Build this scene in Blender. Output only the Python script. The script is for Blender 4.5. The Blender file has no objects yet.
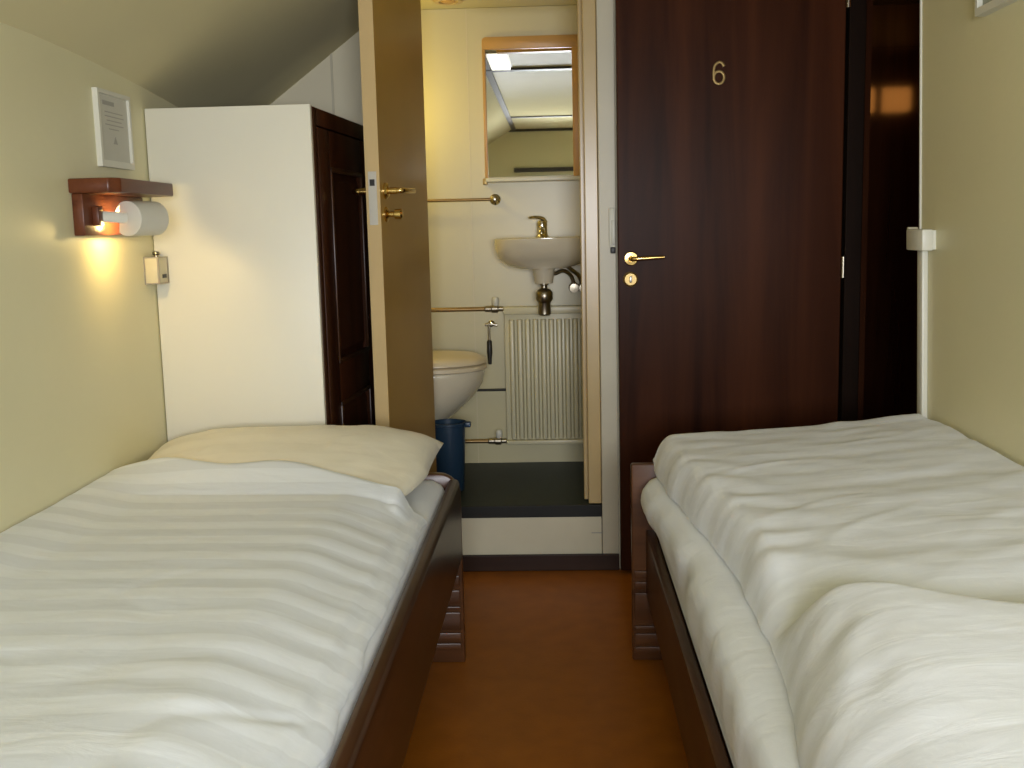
import bpy, bmesh, math, random
from mathutils import Vector, Matrix, noise
random.seed(4)
S = bpy.context.scene
COL = S.collection
PI = math.pi

# ------------------------------------------------------------------ materials
def new_mat(name):
    m = bpy.data.materials.new(name); m.use_nodes = True
    nt = m.node_tree
    return m, nt, nt.nodes['Principled BSDF']

def plain(name, col, rough=.5, metal=0., spec=.5, var=.06, vscale=6., bump=0., bscale=80., coat=0.):
    m, nt, b = new_mat(name)
    tc = nt.nodes.new('ShaderNodeTexCoord')
    n = nt.nodes.new('ShaderNodeTexNoise'); n.inputs['Scale'].default_value = vscale; n.inputs['Detail'].default_value = 4
    nt.links.new(tc.outputs['Object'], n.inputs['Vector'])
    r = nt.nodes.new('ShaderNodeValToRGB')
    r.color_ramp.elements[0].position = .3; r.color_ramp.elements[1].position = .7
    r.color_ramp.elements[0].color = [c * (1 - var) for c in col] + [1]
    r.color_ramp.elements[1].color = [min(1, c * (1 + var)) for c in col] + [1]
    nt.links.new(n.outputs['Fac'], r.inputs['Fac']); nt.links.new(r.outputs['Color'], b.inputs['Base Color'])
    b.inputs['Roughness'].default_value = rough; b.inputs['Metallic'].default_value = metal
    b.inputs['Specular IOR Level'].default_value = spec
    if coat: b.inputs['Coat Weight'].default_value = coat; b.inputs['Coat Roughness'].default_value = .08
    if bump:
        n2 = nt.nodes.new('ShaderNodeTexNoise'); n2.inputs['Scale'].default_value = bscale
        nt.links.new(tc.outputs['Object'], n2.inputs['Vector'])
        bp = nt.nodes.new('ShaderNodeBump'); bp.inputs['Strength'].default_value = bump; bp.inputs['Distance'].default_value = .01
        nt.links.new(n2.outputs['Fac'], bp.inputs['Height']); nt.links.new(bp.outputs['Normal'], b.inputs['Normal'])
    return m

def wood(name, dark, light, rough=.25, axis='Z', scale=9., coat=.0, spec=.5):
    m, nt, b = new_mat(name)
    tc = nt.nodes.new('ShaderNodeTexCoord')
    mp = nt.nodes.new('ShaderNodeMapping')
    mp.inputs['Scale'].default_value = {'Z': (1, 1, .07), 'Y': (1, .07, 1), 'X': (.07, 1, 1)}[axis]
    nt.links.new(tc.outputs['Object'], mp.inputs['Vector'])
    n = nt.nodes.new('ShaderNodeTexNoise'); n.inputs['Scale'].default_value = scale
    n.inputs['Detail'].default_value = 8; n.inputs['Roughness'].default_value = .6; n.inputs['Distortion'].default_value = .6
    nt.links.new(mp.outputs['Vector'], n.inputs['Vector'])
    r = nt.nodes.new('ShaderNodeValToRGB')
    r.color_ramp.elements[0].position = .32; r.color_ramp.elements[1].position = .7
    r.color_ramp.elements[0].color = list(dark) + [1]; r.color_ramp.elements[1].color = list(light) + [1]
    nt.links.new(n.outputs['Fac'], r.inputs['Fac']); nt.links.new(r.outputs['Color'], b.inputs['Base Color'])
    b.inputs['Roughness'].default_value = rough; b.inputs['Specular IOR Level'].default_value = spec
    if coat: b.inputs['Coat Weight'].default_value = coat; b.inputs['Coat Roughness'].default_value = .1
    return m

def fabric(name, col, stripe=.0, period=.1, rough=.75):
    """white cotton with woven satin stripes running across the bed"""
    m, nt, b = new_mat(name)
    L = nt.links.new
    tc = nt.nodes.new('ShaderNodeTexCoord')
    sx = nt.nodes.new('ShaderNodeSeparateXYZ')
    nz = nt.nodes.new('ShaderNodeTexNoise'); nz.inputs['Scale'].default_value = 5; nz.inputs['Detail'].default_value = 2
    L(tc.outputs['Object'], nz.inputs['Vector'])
    mx = nt.nodes.new('ShaderNodeVectorMath'); mx.operation = 'MULTIPLY_ADD'
    mx.inputs[1].default_value = (.012, .012, .012); L(nz.outputs['Color'], mx.inputs[0]); L(tc.outputs['Object'], mx.inputs[2])
    L(mx.outputs['Vector'], sx.inputs['Vector'])
    dv = nt.nodes.new('ShaderNodeMath'); dv.operation = 'MULTIPLY'; dv.inputs[1].default_value = 2 * PI / period
    L(sx.outputs['Y'], dv.inputs[0])
    sn = nt.nodes.new('ShaderNodeMath'); sn.operation = 'SINE'; L(dv.outputs[0], sn.inputs[0])
    r = nt.nodes.new('ShaderNodeValToRGB')
    r.color_ramp.elements[0].position = .44; r.color_ramp.elements[1].position = .56
    ad = nt.nodes.new('ShaderNodeMath'); ad.operation = 'MULTIPLY_ADD'; ad.inputs[1].default_value = .5; ad.inputs[2].default_value = .5
    L(sn.outputs[0], ad.inputs[0]); L(ad.outputs[0], r.inputs['Fac'])
    r.color_ramp.elements[0].color = [c * (1 - stripe) for c in col] + [1]
    r.color_ramp.elements[1].color = list(col) + [1]
    L(r.outputs['Color'], b.inputs['Base Color'])
    rr = nt.nodes.new('ShaderNodeMapRange'); rr.inputs['To Min'].default_value = rough; rr.inputs['To Max'].default_value = rough - .25 * (stripe > 0)
    L(ad.outputs[0], rr.inputs['Value']); L(rr.outputs['Result'], b.inputs['Roughness'])
    b.inputs['Sheen Weight'].default_value = .15
    n2 = nt.nodes.new('ShaderNodeTexNoise'); n2.inputs['Scale'].default_value = 16; n2.inputs['Detail'].default_value = 5; n2.inputs['Distortion'].default_value = .8
    mp = nt.nodes.new('ShaderNodeMapping'); mp.inputs['Scale'].default_value = (.45, 1.3, 1)
    L(tc.outputs['Object'], mp.inputs['Vector']); L(mp.outputs['Vector'], n2.inputs['Vector'])
    bp = nt.nodes.new('ShaderNodeBump'); bp.inputs['Strength'].default_value = .16; bp.inputs['Distance'].default_value = .012
    L(n2.outputs['Fac'], bp.inputs['Height']); L(bp.outputs['Normal'], b.inputs['Normal'])
    return m

def emit(name, col, strength):
    m, nt, b = new_mat(name)
    b.inputs['Base Color'].default_value = list(col) + [1]
    b.inputs['Emission Color'].default_value = list(col) + [1]
    b.inputs['Emission Strength'].default_value = strength
    return m

M = {}
M['wall'] = plain('cream_wall', (.70, .66, .43), .42, var=.03, vscale=2., bump=.05, bscale=40, spec=.4)
M['white_wall'] = plain('white_wall', (.64, .585, .42), .5, var=.03, vscale=2.)
M['ceiling'] = plain('ceiling_paint', (.62, .57, .36), .2, var=.04, vscale=1.5, spec=.0005)
M['white_panel'] = plain('white_panel', (.735, .71, .60), .40, var=.02, vscale=2., spec=.35)
M['paint'] = plain('grey_white_paint', (.52, .475, .35), .4, var=.04)
M['riser'] = plain('riser_paint', (.60, .555, .40), .45, var=.04)
M['beige'] = plain('beige_paint', (.48, .35, .155), .28, var=.05)
M['tan_door'] = plain('tan_lacquer', (.36, .205, .040), .28, var=.10, vscale=2.5, spec=.12)
M['door_edge'] = plain('tan_edge', (.58, .42, .20), .4, var=.05)
M['mahogany'] = wood('dark_mahogany', (.020, .0065, .003), (.068, .021, .008), .33, 'Z', 8, spec=.05)
M['black_wood'] = wood('black_wood', (.006, .0035, .002), (.014, .007, .004), .4, 'Z', 8, spec=.05)
M['corridor'] = wood('corridor_wood', (.016, .006, .003), (.05, .018, .008), .07, 'Z', 6)
M['bed_wood'] = wood('bed_wood', (.026, .010, .004), (.075, .028, .010), .3, 'Y', 12, spec=.22)
M['bed_end'] = wood('bed_end_wood', (.055, .022, .009), (.13, .052, .02), .28, 'X', 12, spec=.3)
M['lamp_wood'] = wood('lamp_wood', (.075, .020, .008), (.18, .055, .02), .3, 'Y', 18, spec=.3)
M['base'] = wood('baseboard_wood', (.016, .007, .004), (.042, .018, .009), .4, 'X', 8, spec=.2)
M['floor'] = plain('brown_lino', (.30, .096, .009), .35, var=.10, vscale=14, bump=.03, bscale=120, spec=.10)
M['blue_floor'] = plain('dark_blue_lino', (.014, .022, .017), .5, var=.12, vscale=20, spec=.22)
M['nose'] = plain('black_nosing', (.014, .014, .012), .5, var=.1, spec=.25)
M['bath_wall'] = plain('bath_wall', (.56, .51, .31), .32, var=.02, vscale=2.)
M['ceramic'] = plain('ceramic', (.66, .60, .46), .1, var=.02, coat=.5)
M['seat'] = plain('toilet_seat', (.70, .60, .42), .3, var=.02)
M['radiator'] = plain('radiator_enamel', (.62, .58, .40), .35, var=.02)
M['chrome'] = plain('chrome', (.62, .58, .50), .16, 1., var=.04)
M['dull_chrome'] = plain('dull_chrome', (.34, .30, .23), .3, 1., var=.08)
M['copper'] = plain('dull_pipe', (.30, .20, .09), .35, .9, var=.1)
M['brass'] = plain('brass', (.78, .55, .20), .2, 1., var=.05)
M['old_brass'] = plain('old_brass', (.42, .30, .12), .42, .8, var=.1)
M['number_brass'] = plain('number_brass', (.24, .165, .06), .45, .7, var=.1)
M['steel'] = plain('steel', (.5, .48, .44), .35, .9, var=.05)
M['black'] = plain('black_plastic', (.015, .014, .012), .45, var=.1)
M['blue_bin'] = plain('blue_plastic', (.018, .045, .085), .35, var=.05)
M['white_plastic'] = plain('white_plastic', (.68, .67, .58), .4, var=.02)
M['cream_plastic'] = plain('cream_plastic', (.60, .54, .36), .4, var=.03)
M['shade'] = plain('lamp_shade_white', (.62, .60, .52), .5, var=.02)
M['mirror'] = plain('mirror_glass', (.86, .88, .85), .015, 1., var=.0)
M['mirror_frame'] = plain('mirror_frame', (.50, .28, .08), .4, var=.06)
M['dark_strip'] = plain('dark_strip', (.03, .022, .015), .5, var=.1)
M['paper'] = plain('paper', (.56, .55, .48), .7, var=.03, vscale=12)
M['print'] = plain('print_grey', (.36, .35, .31), .7, var=.05)
M['grey_panel'] = plain('grey_panel', (.25, .27, .20), .4, var=.05)
M['sheet'] = fabric('sheet', (.755, .79, .82), 0)
M['duvet'] = fabric('striped_duvet', (.775, .825, .885), .10, .105)
M['duvet_soft'] = fabric('faintly_striped_duvet', (.80, .84, .90), .05, .105)
M['pillowcase'] = fabric('striped_pillowcase', (.76, .72, .58), .03, .105)  # white cloth; yellow of the nearby lamps is put into its colour
M['bulb'] = emit('warm_bulb', (1, .62, .2), 14)
M['globe'] = emit('globe_light', (1, .78, .38), 2.)
M['panel_light'] = emit('panel_light', (1, .97, .9), 1.3)
M['corridor_bulb'] = emit('corridor_shade', (1, .36, .07), 7)
m, nt, b = new_mat('window_glass')
tr = nt.nodes.new('ShaderNodeBsdfTransparent'); gl = nt.nodes.new('ShaderNodeBsdfGlossy'); gl.inputs['Roughness'].default_value = .02
fr = nt.nodes.new('ShaderNodeFresnel'); mix = nt.nodes.new('ShaderNodeMixShader')
nt.links.new(fr.outputs[0], mix.inputs[0]); nt.links.new(tr.outputs[0], mix.inputs[1]); nt.links.new(gl.outputs[0], mix.inputs[2])
nt.links.new(mix.outputs[0], nt.nodes['Material Output'].inputs['Surface'])
M['glass'] = m

# ------------------------------------------------------------------ mesh helpers (all in world coordinates)
def B(): return bmesh.new()

def box(bm, x0, x1, y0, y1, z0, z1, bev=0., seg=2):
    r = bmesh.ops.create_cube(bm, size=1)
    vs = r['verts']
    for v in vs:
        v.co = Vector(((x0 + x1) / 2 + v.co.x * (x1 - x0), (y0 + y1) / 2 + v.co.y * (y1 - y0), (z0 + z1) / 2 + v.co.z * (z1 - z0)))
    if bev:
        es = {e for v in vs for e in v.link_edges}
        bmesh.ops.bevel(bm, geom=list(es), offset=bev, segments=seg, profile=.5, affect='EDGES')
    return bm

def prism(bm, pts, ext, bev=0.):
    """polygon pts (3-D, planar) pushed along vector ext"""
    ext = Vector(ext)
    a = [bm.verts.new(Vector(p)) for p in pts]; b_ = [bm.verts.new(Vector(p) + ext) for p in pts]
    fs = [bm.faces.new(a), bm.faces.new(b_[::-1])]
    n = len(pts)
    for i in range(n): fs.append(bm.faces.new((a[i], b_[i], b_[(i + 1) % n], a[(i + 1) % n])))
    bmesh.ops.recalc_face_normals(bm, faces=fs)
    if bev:
        es = {e for f in fs for e in f.edges}
        bmesh.ops.bevel(bm, geom=list(es), offset=bev, segments=2, profile=.5, affect='EDGES')
    return bm

def loft(bm, rings, cap0=True, cap1=True):
    R = [[bm.verts.new(Vector(p)) for p in r] for r in rings]
    n = len(R[0]); fs = []
    for a, b_ in zip(R, R[1:]):
        for i in range(n):
            fs.append(bm.faces.new((a[i], a[(i + 1) % n], b_[(i + 1) % n], b_[i])))
    if cap0: fs.append(bm.faces.new(R[0][::-1]))
    if cap1: fs.append(bm.faces.new(R[-1]))
    bmesh.ops.recalc_face_normals(bm, faces=fs)
    return bm

def lathe(bm, c, axis, prof, n=28):
    """prof = [(radius, distance along axis)]"""
    ax = Vector(axis).normalized()
    u = ax.orthogonal().normalized(); w = ax.cross(u)
    rings = []
    for r, d in prof:
        rings.append([Vector(c) + ax * d + (u * math.cos(2 * PI * i / n) + w * math.sin(2 * PI * i / n)) * max(r, 1e-4) for i in range(n)])
    return loft(bm, rings)

def smooth_path(pts, k=6):
    P = [Vector(p) for p in pts]; out = []
    for i in range(len(P) - 1):
        p0 = P[max(i - 1, 0)]; p1 = P[i]; p2 = P[i + 1]; p3 = P[min(i + 2, len(P) - 1)]
        for j in range(k):
            t = j / k
            out.append(.5 * (2 * p1 + (p2 - p0) * t + (2 * p0 - 5 * p1 + 4 * p2 - p3) * t * t + (3 * p1 - p0 - 3 * p2 + p3) * t ** 3))
    out.append(P[-1]); return out

def tube(bm, pts, r, n=12, k=6, flat=1., up=(0, -1, 0)):
    P = smooth_path(pts, k) if k > 1 and len(pts) > 2 else [Vector(p) for p in pts]
    rings = []
    for i, p in enumerate(P):
        t = (P[min(i + 1, len(P) - 1)] - P[max(i - 1, 0)]).normalized()
        a = Vector(up); a = a - t * a.dot(t)
        if a.length < 1e-3: a = t.orthogonal()
        a.normalize(); b_ = t.cross(a)
        rr = r(i / (len(P) - 1)) if callable(r) else r
        rings.append([p + a * math.cos(2 * PI * j / n) * rr * flat + b_ * math.sin(2 * PI * j / n) * rr for j in range(n)])
    return loft(bm, rings)

def obj(name, bm, mat, parent=None, smooth=True, angle=35, subsurf=0):
    me = bpy.data.meshes.new(name)
    bm.to_mesh(me); bm.free()
    o = bpy.data.objects.new(name, me); COL.objects.link(o)
    me.materials.append(M[mat] if isinstance(mat, str) else mat)
    if parent:
        root = parent
        while root.parent: root = root.parent
        me.transform(Matrix.Translation(-Vector(root.location)))
        o.parent = parent
    if smooth:
        for p in me.polygons: p.use_smooth = True
        me.set_sharp_from_angle(angle=math.radians(angle))
    if subsurf:
        s = o.modifiers.new('sub', 'SUBSURF'); s.levels = subsurf; s.render_levels = subsurf
    return o

def tag(o, label, cat, group=None):
    o['label'] = label; o['category'] = cat
    if group: o['group'] = group
    return o

def thing(name, loc, label, cat, group=None):
    o = bpy.data.objects.new(name, None); COL.objects.link(o)
    o.location = loc; o.empty_display_size = .05
    return tag(o, label, cat, group)

def struct(name, bm, mat, smooth=False):
    o = obj(name, bm, mat, None, smooth); o['kind'] = 'structure'; return o

def sstep(a, b_, x):
    t = min(1, max(0, (x - a) / (b_ - a))); return t * t * (3 - 2 * t)

def frame_yz(bm, x0, x1, y0, y1, z0, z1, wl, wr, wb, wt):
    """picture frame on a side wall: mitred ring, one closed surface"""
    o_ = [(y0, z0), (y1, z0), (y1, z1), (y0, z1)]; i_ = [(y0 + wl, z0 + wb), (y1 - wr, z0 + wb), (y1 - wr, z1 - wt), (y0 + wl, z1 - wt)]
    V = [[bm.verts.new((x, *p)) for p in q] for x, q in ((x0, o_), (x1, o_), (x1, i_), (x0, i_))]
    fs = [bm.faces.new((V[k][j], V[k][(j + 1) % 4], V[(k + 1) % 4][(j + 1) % 4], V[(k + 1) % 4][j])) for k in range(4) for j in range(4)]
    bmesh.ops.recalc_face_normals(bm, faces=fs)
    return bm

# ------------------------------------------------------------------ dimensions
XL, XR = -1.09, .972          # side walls of the cabin
YB, YF = -1.0, 3.66           # wall behind the camera, front wall
YD = 2.90                     # where the right wall stops at the entrance
ZC = 2.035                    # ceiling
BY = 4.36                     # back wall of the washroom
BZ = .23                      # washroom floor

# ------------------------------------------------------------------ cabin shell
struct('floor', box(B(), -1.2, 2.4, YB - .1, 4.5, -.06, 0), 'floor')
def sl(y): return 1.615 - .111 * (max(0, y - 2.2) / 1.46) ** 1.6     # height where the sloping ceiling meets the left wall
slope = [(YB + (YF - YB) * i / 24, sl(YB + (YF - YB) * i / 24)) for i in range(25)]
bm = B()
rows = []
for y, z in [(YB - .06, sl(YB))] + slope + [(YF + .03, 1.504)]:
    rows.append([(-1.16, y, z - .05), (XL, y, z), (-.372, y, ZC), (2.4, y, ZC), (2.4, y, ZC + .06), (-.40, y, ZC + .06), (-1.16, y, z + .06)])
loft(bm, rows)
struct('ceiling', bm, 'ceiling', True)
bm = B()
prism(bm, [(XL, YB, 0), (XL, YF, 0)] + [(XL, y, z + .01) for y, z in slope[::-1]], (-.06, 0, 0))
struct('wall_left', bm, 'wall')
def xr(z): return XR - .027 * (z - .55)      # the right wall leans in slightly towards the top
def lean(bm):
    for v in bm.verts: v.co.x += xr(v.co.z) - XR
    return bm
struct('wall_right', lean(box(B(), XR, XR + .06, YB, YD, 0, ZC)), 'wall')
bm = B()   # wall behind the camera, with the window opening
wx0, wx1, wz0, wz1 = -.30, .78, .92, 1.63
for a in ((-1.15, wx0, 0, ZC), (wx1, 1.03, 0, ZC), (wx0, wx1, 0, wz0), (wx0, wx1, wz1, ZC)):
    box(bm, a[0], a[1], YB - .06, YB, a[2], a[3])
struct('wall_back', bm, 'wall')
bm = B()
for a in ((wx0, wx0 + .04, wz0, wz1), (wx1 - .04, wx1, wz0, wz1), (wx0, wx1, wz0, wz0 + .04), (wx0, wx1, wz1 - .04, wz1)):
    box(bm, a[0], a[1], YB - .05, YB + .012, a[2], a[3], .004)
w1 = struct('window_1', bm, 'white_plastic')
obj('pane', box(B(), wx0 + .04, wx1 - .04, YB - .035, YB - .029, wz0 + .04, wz1 - .04), 'glass', w1)
struct('trim_1', box(B(), wx0 - .06, wx1 + .06, YB, YB + .05, 1.665, 1.70, .004), 'dark_strip')   # pelmet over the window
# front wall: left of washroom door, riser, lintel, right of it
bm = B()
prism(bm, [(-1.09, YF, 0), (-.452, YF, 0), (-.452, YF, 1.975), (-.36, YF, 2.03), (-.372, YF, ZC), (XL, YF, 1.504)], (0, .05, 0))
box(bm, -.452, .2, YF, YF + .05, 1.985, ZC)
box(bm, .2, XR, YF, YF + .05, 0, ZC)
struct('wall_front', bm, 'white_wall')
struct('trim_2', box(B(), -.735, -.728, YF - .004, YF + .01, 1.4, 1.775), 'paint')       # panel joint above the wardrobe
struct('wall_step', box(B(), -.452, .140, YF, YF + .05, 0, .19), 'riser')                 # white face under the sill
struct('trim_3', box(B(), .105, .140, YF - .0012, YF + .01, .128, .1315), 'print')
struct('trim_4', box(B(), .1425, .2, YF - .008, YF + .05, 0, 1.985, .003), 'paint')        # white post between the two doors
struct('baseboard_front', box(B(), -.452, .2, YF - .022, YF - .0085, 0, .058, .003), 'base')
struct('trim_5', box(B(), .938, .992, 3.585, YF, 0, ZC, .003), 'black_wood')               # entrance hinge post
struct('trim_6', lean(box(B(), XR - .004, XR + .064, YD, YD + .010, 0, ZC, .003)), 'white_plastic')   # edge bead of right wall
struct('trim_7', box(B(), XR, 1.03, YD + .01, 3.585, 1.965, ZC, .002), 'black_wood')       # lintel of the entrance

# ceiling strips (seen in the washroom mirror)
def strip(n, *a): struct(n, box(B(), *a), 'dark_strip')
strip('trim_8', -.372, XR, 2.66, 2.72, ZC - .012, ZC)
strip('trim_9', -.372, XR, .10, .14, ZC - .010, ZC)
strip('trim_10', -.372, -.335, YB, YF, ZC - .010, ZC)
strip('trim_11', -.40, XR, YB, YB + .035, ZC - .02, ZC)
t = thing('ceiling_light', (-.29, 3.0, ZC), 'flat square white ceiling light, seen only in the washroom mirror', 'ceiling light')
obj('diffuser', box(B(), -.325, -.225, 2.80, 3.25, ZC - .022, ZC - .006, .004), 'panel_light', t)
obj('frame', box(B(), -.333, -.217, 2.79, 3.26, ZC - .006, ZC), 'white_plastic', t)

# ------------------------------------------------------------------ corridor behind the entrance
bm = B()
box(bm, 1.03, 2.3, 4.40, 4.46, 0, ZC)
box(bm, 1.0, 1.03, YF, 4.40, 0, ZC)
for z0, z1 in ((.12, .95), (1.05, 1.86)):                       # raised mouldings
    for x0, x1 in ((1.20, 1.62), (1.72, 2.14)):
        for a in ((x0, x1, z0, z0 + .014), (x0, x1, z1 - .014, z1), (x0, x0 + .014, z0, z1), (x1 - .014, x1, z0, z1)):
            box(bm, a[0], a[1], 4.392, 4.40, a[2], a[3])
struct('wall_corridor', bm, 'corridor')
struct('ceiling_dark_panel', box(B(), 1.04, 2.24, 2.9, 4.392, ZC - .03, ZC - .002), 'black_wood')  # unseen panel added below the ceiling to darken the reflection in the polished wood
bm = B(); box(bm, 2.24, 2.3, 2.9, 4.40, 0, ZC); struct('wall_corridor_side', bm, 'corridor')
struct('wall_corridor_near', box(B(), 1.036, 2.24, 2.84, 2.90, 0, ZC), 'corridor')
t = thing('corridor_lamp', (1.66, 2.90, 1.79), 'orange glowing wall lamp mirrored in the polished corridor wood', 'lamp')
obj('shade', box(B(), 1.48, 1.84, 2.93, 3.01, 1.735, 1.855, .015), 'corridor_bulb', t)
bm = B(); box(bm, 1.652, 1.685, 2.90, 3.02, 1.66, 1.97, .004); box(bm, 1.60, 1.74, 2.90, 2.92, 1.70, 1.89, .004)
obj('bracket', bm, 'black', t)

# ------------------------------------------------------------------ washroom shell
struct('floor_washroom', box(B(), -.9, .42, YF + .002, BY + .04, BZ - .05, BZ), 'blue_floor')
struct('trim_12', box(B(), -.452, .1415, YF - .006, YF + .002, BZ - .042, BZ + .001, .003), 'nose')   # nosing of the sill
bm = B(); box(bm, -.90, .42, BY, BY + .04, BZ, ZC); struct('wall_washroom_back', bm, 'bath_wall')
struct('trim_13', box(B(), -.338, -.334, BY - .0012, BY, BZ, ZC), 'cream_plastic')
struct('wall_washroom_left', box(B(), -.90, -.86, YF + .05, BY, BZ, ZC), 'bath_wall')
struct('wall_washroom_right', box(B(), .38, .42, YF + .05, BY, BZ, ZC), 'bath_wall')
struct('ceiling_washroom', box(B(), -.90, .42, YF + .03, BY + .04, ZC + .001, ZC + .06), 'bath_wall')
bm = B()   # beige door frame: outer post, stop strip, lintel
box(bm, .097, .1415, YF + .004, YF + .05, BZ + .003, 1.984, .003)
box(bm, .083, .103, YF + .052, YF + .085, BZ + .006, 1.984, .003)
struct('trim_14', bm, 'beige')
struct('trim_15', box(B(), -.25, .083, YF + .054, YF + .10, 1.955, 1.984, .003), 'mirror_frame')

# ------------------------------------------------------------------ door 6 (swung open against the front wall)
dx0, dx1, dy0, dy1 = .203, .930, 3.597, 3.637
door1 = struct('door_1', box(B(), dx0, dx1, dy0, dy1, .012, 1.93, .003), 'mahogany')
door1['label'] = 'dark mahogany cabin door with brass 6'
def rosette(x, z, r=.024): return lathe(B(), (x, dy0, z), (0, -1, 0), [(r, 0), (r, .004), (r * .86, .009), (r * .45, .010), (r * .4, .006), (.0, .006)])
hz = 1.078
h = obj('door_handle', rosette(.245, hz), 'brass', door1)
bm = B(); tube(bm, [(.245, dy0 - .004, hz), (.245, dy0 - .035, hz), (.255, dy0 - .048, hz), (.30, dy0 - .05, hz + .002), (.350, dy0 - .05, hz + .004)], lambda s: .0095 - .004 * s, k=5)
obj('lever', bm, 'brass', h)
l = obj('lock_rosette', lathe(B(), (.243, dy0, 1.010), (0, -1, 0), [(.025, 0), (.025, .005), (.021, .009), (.019, .006), (.0, .006)]), 'old_brass', door1)
obj('lock_cylinder', box(B(), .239, .247, dy0 - .0125, dy0 - .005, .999, 1.021, .002), 'steel', l)
# number 6: bowl ring + curved stem, cast brass
cx, cz, yy = .530, 1.662, dy0 - .003
bm = B()
ring = [(cx + .0165 * math.cos(a), yy, cz - .0135 + .0195 * math.sin(a)) for a in [2 * PI * i / 24 for i in range(25)]]
tube(bm, ring, .0048, 8, k=1, flat=.6)
stem = [(cx - .0165, yy, cz - .012), (cx - .0165, yy, cz + .006), (cx - .013, yy, cz + .024), (cx - .001, yy, cz + .034), (cx + .010, yy, cz + .031), (cx + .016, yy, cz + .021)]
tube(bm, stem, lambda s: .0048 if s < .85 else .0056, 8, k=6, flat=.6)
obj('door_number', bm, 'number_brass', door1)
for z in (1.035, 1.885):
    obj('hinge', lathe(B(), (.934, 3.588, z - .035), (0, 0, 1), [(.0, 0), (.008, .001), (.008, .069), (.0, .07)], 14), 'dull_chrome', door1)

# ------------------------------------------------------------------ washroom door, open into the cabin
hx, hy, fx, fy = -.428, 3.655, -.497, 3.10
dv = Vector((fx - hx, fy - hy, 0)); dl = dv.length; du = dv.normalized(); dn = Vector((du.y, -du.x, 0))   # dn: towards left (outer face)
if dn.x > 0: dn = -dn
def dp(s, n, z): v = Vector((hx, hy, 0)) + du * s + dn * n; return (v.x, v.y, z)
bm = B(); prism(bm, [dp(0, 0, .245), dp(dl, 0, .245), dp(dl, .042, .245), dp(0, .042, .245)], (0, 0, 1.725), .002)
door2 = struct('door_2', bm, 'tan_door')
bm = B(); prism(bm, [dp(dl, .0005, .246), dp(dl + .002, .0005, .246), dp(dl + .002, .0415, .246), dp(dl, .0415, .246)], (0, 0, 1.723))
obj('edge_strip', bm, 'door_edge', door2)
bm = B(); prism(bm, [dp(dl + .002, .009, 1.205), dp(dl + .0045, .009, 1.205), dp(dl + .0045, .033, 1.205), dp(dl + .002, .033, 1.205)], (0, 0, .15))
lp = obj('lock_plate', bm, 'steel', door2)
bm = B(); prism(bm, [dp(dl + .0045, .014, 1.315), dp(dl + .0075, .014, 1.315), dp(dl + .0075, .028, 1.315), dp(dl + .0045, .028, 1.315)], (0, 0, .018))
obj('latch', bm, 'black', lp)
hz2 = 1.302
s0 = dl - .05
for side, nm in ((-1, 'inner'), (1, 'outer')):
    n0 = 0 if side < 0 else .042
    ax = -dn if side < 0 else dn
    h = obj('door_handle', lathe(B(), dp(s0, n0, hz2), ax, [(.024, 0), (.024, .004), (.018, .010), (.010, .011), (.010, .035)], 20), 'brass', door2)
    bm = B(); q = [dp(s0, n0 + side * .030, hz2), dp(s0, n0 + side * .046, hz2), dp(s0 - .015, n0 + side * .053, hz2), dp(s0 - .06, n0 + side * .055, hz2), dp(s0 - .115, n0 + side * .054, hz2 + .002)]
    tube(bm, q, .0085, k=5); obj('lever', bm, 'brass', h)
h = obj('thumb_turn', lathe(B(), dp(s0, 0, 1.235), -dn, [(.022, 0), (.022, .004), (.012, .008), (.008, .012), (.008, .024), (.014, .028), (.015, .046), (.010, .050)], 20), 'brass', door2)

# ------------------------------------------------------------------ white catch on the post
t = thing('door_catch', (.193, YF - .008, 1.05), 'narrow white door catch with black foot on white post', 'door catch')
obj('plate', box(B(), .176, .197, YF - .020, YF - .008, 1.115, 1.245, .003), 'white_plastic', t)
obj('lip', box(B(), .184, .196, YF - .028, YF - .019, 1.125, 1.205, .003), 'white_plastic', t)
obj('foot', box(B(), .180, .197, YF - .024, YF - .008, 1.095, 1.116, .003), 'black', t)

# ------------------------------------------------------------------ wardrobe
WX0, WX1, WY0, WY1, WZ = -1.087, -.641, 2.905, 3.655, 1.524
t = thing('wardrobe', (-.87, 3.28, 0), 'white fronted wardrobe with dark panelled wooden door, left corner', 'wardrobe')
obj('front_panel', box(B(), WX0, WX1 - .003, WY0, WY0 + .018, 0, WZ, .0015), 'white_panel', t)
bm = B()
box(bm, WX0, -.90, WY0 + .018, WY1, 0, 1.485)
box(bm, -.90, WX1 - .026, WY0 + .018, WY1, 0, WZ - .004)
box(bm, WX1 - .026, WX1 - .001, WY0 + .0185, WY0 + .05, 0, WZ - .004, .001)     # corner post
box(bm, WX1 - .026, WX1 - .001, WY0 + .05, WY1, WZ - .05, WZ - .004, .001)
box(bm, WX1 - .026, WX1 - .001, WY0 + .05, WY1, 0, .07, .001)
obj('carcass', bm, 'mahogany', t)
y0, y1, z0, z1 = WY0 + .054, WY1 - .01, .075, WZ - .055
bm = B()
xd0, xd1 = WX1 - .022, WX1 + .001
box(bm, xd0, xd1, y0, y0 + .11, z0, z1, .002)
box(bm, xd0, xd1, y1 - .21, y1, z0, z1, .002)
box(bm, xd0, xd1, y0 + .11, y1 - .21, z1 - .10, z1, .002)
box(bm, xd0, xd1, y0 + .11, y1 - .21, .70, .81, .002)
box(bm, xd0, xd1, y0 + .11, y1 - .21, z0, z0 + .10, .002)
d = obj('door', bm, 'mahogany', t)
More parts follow.
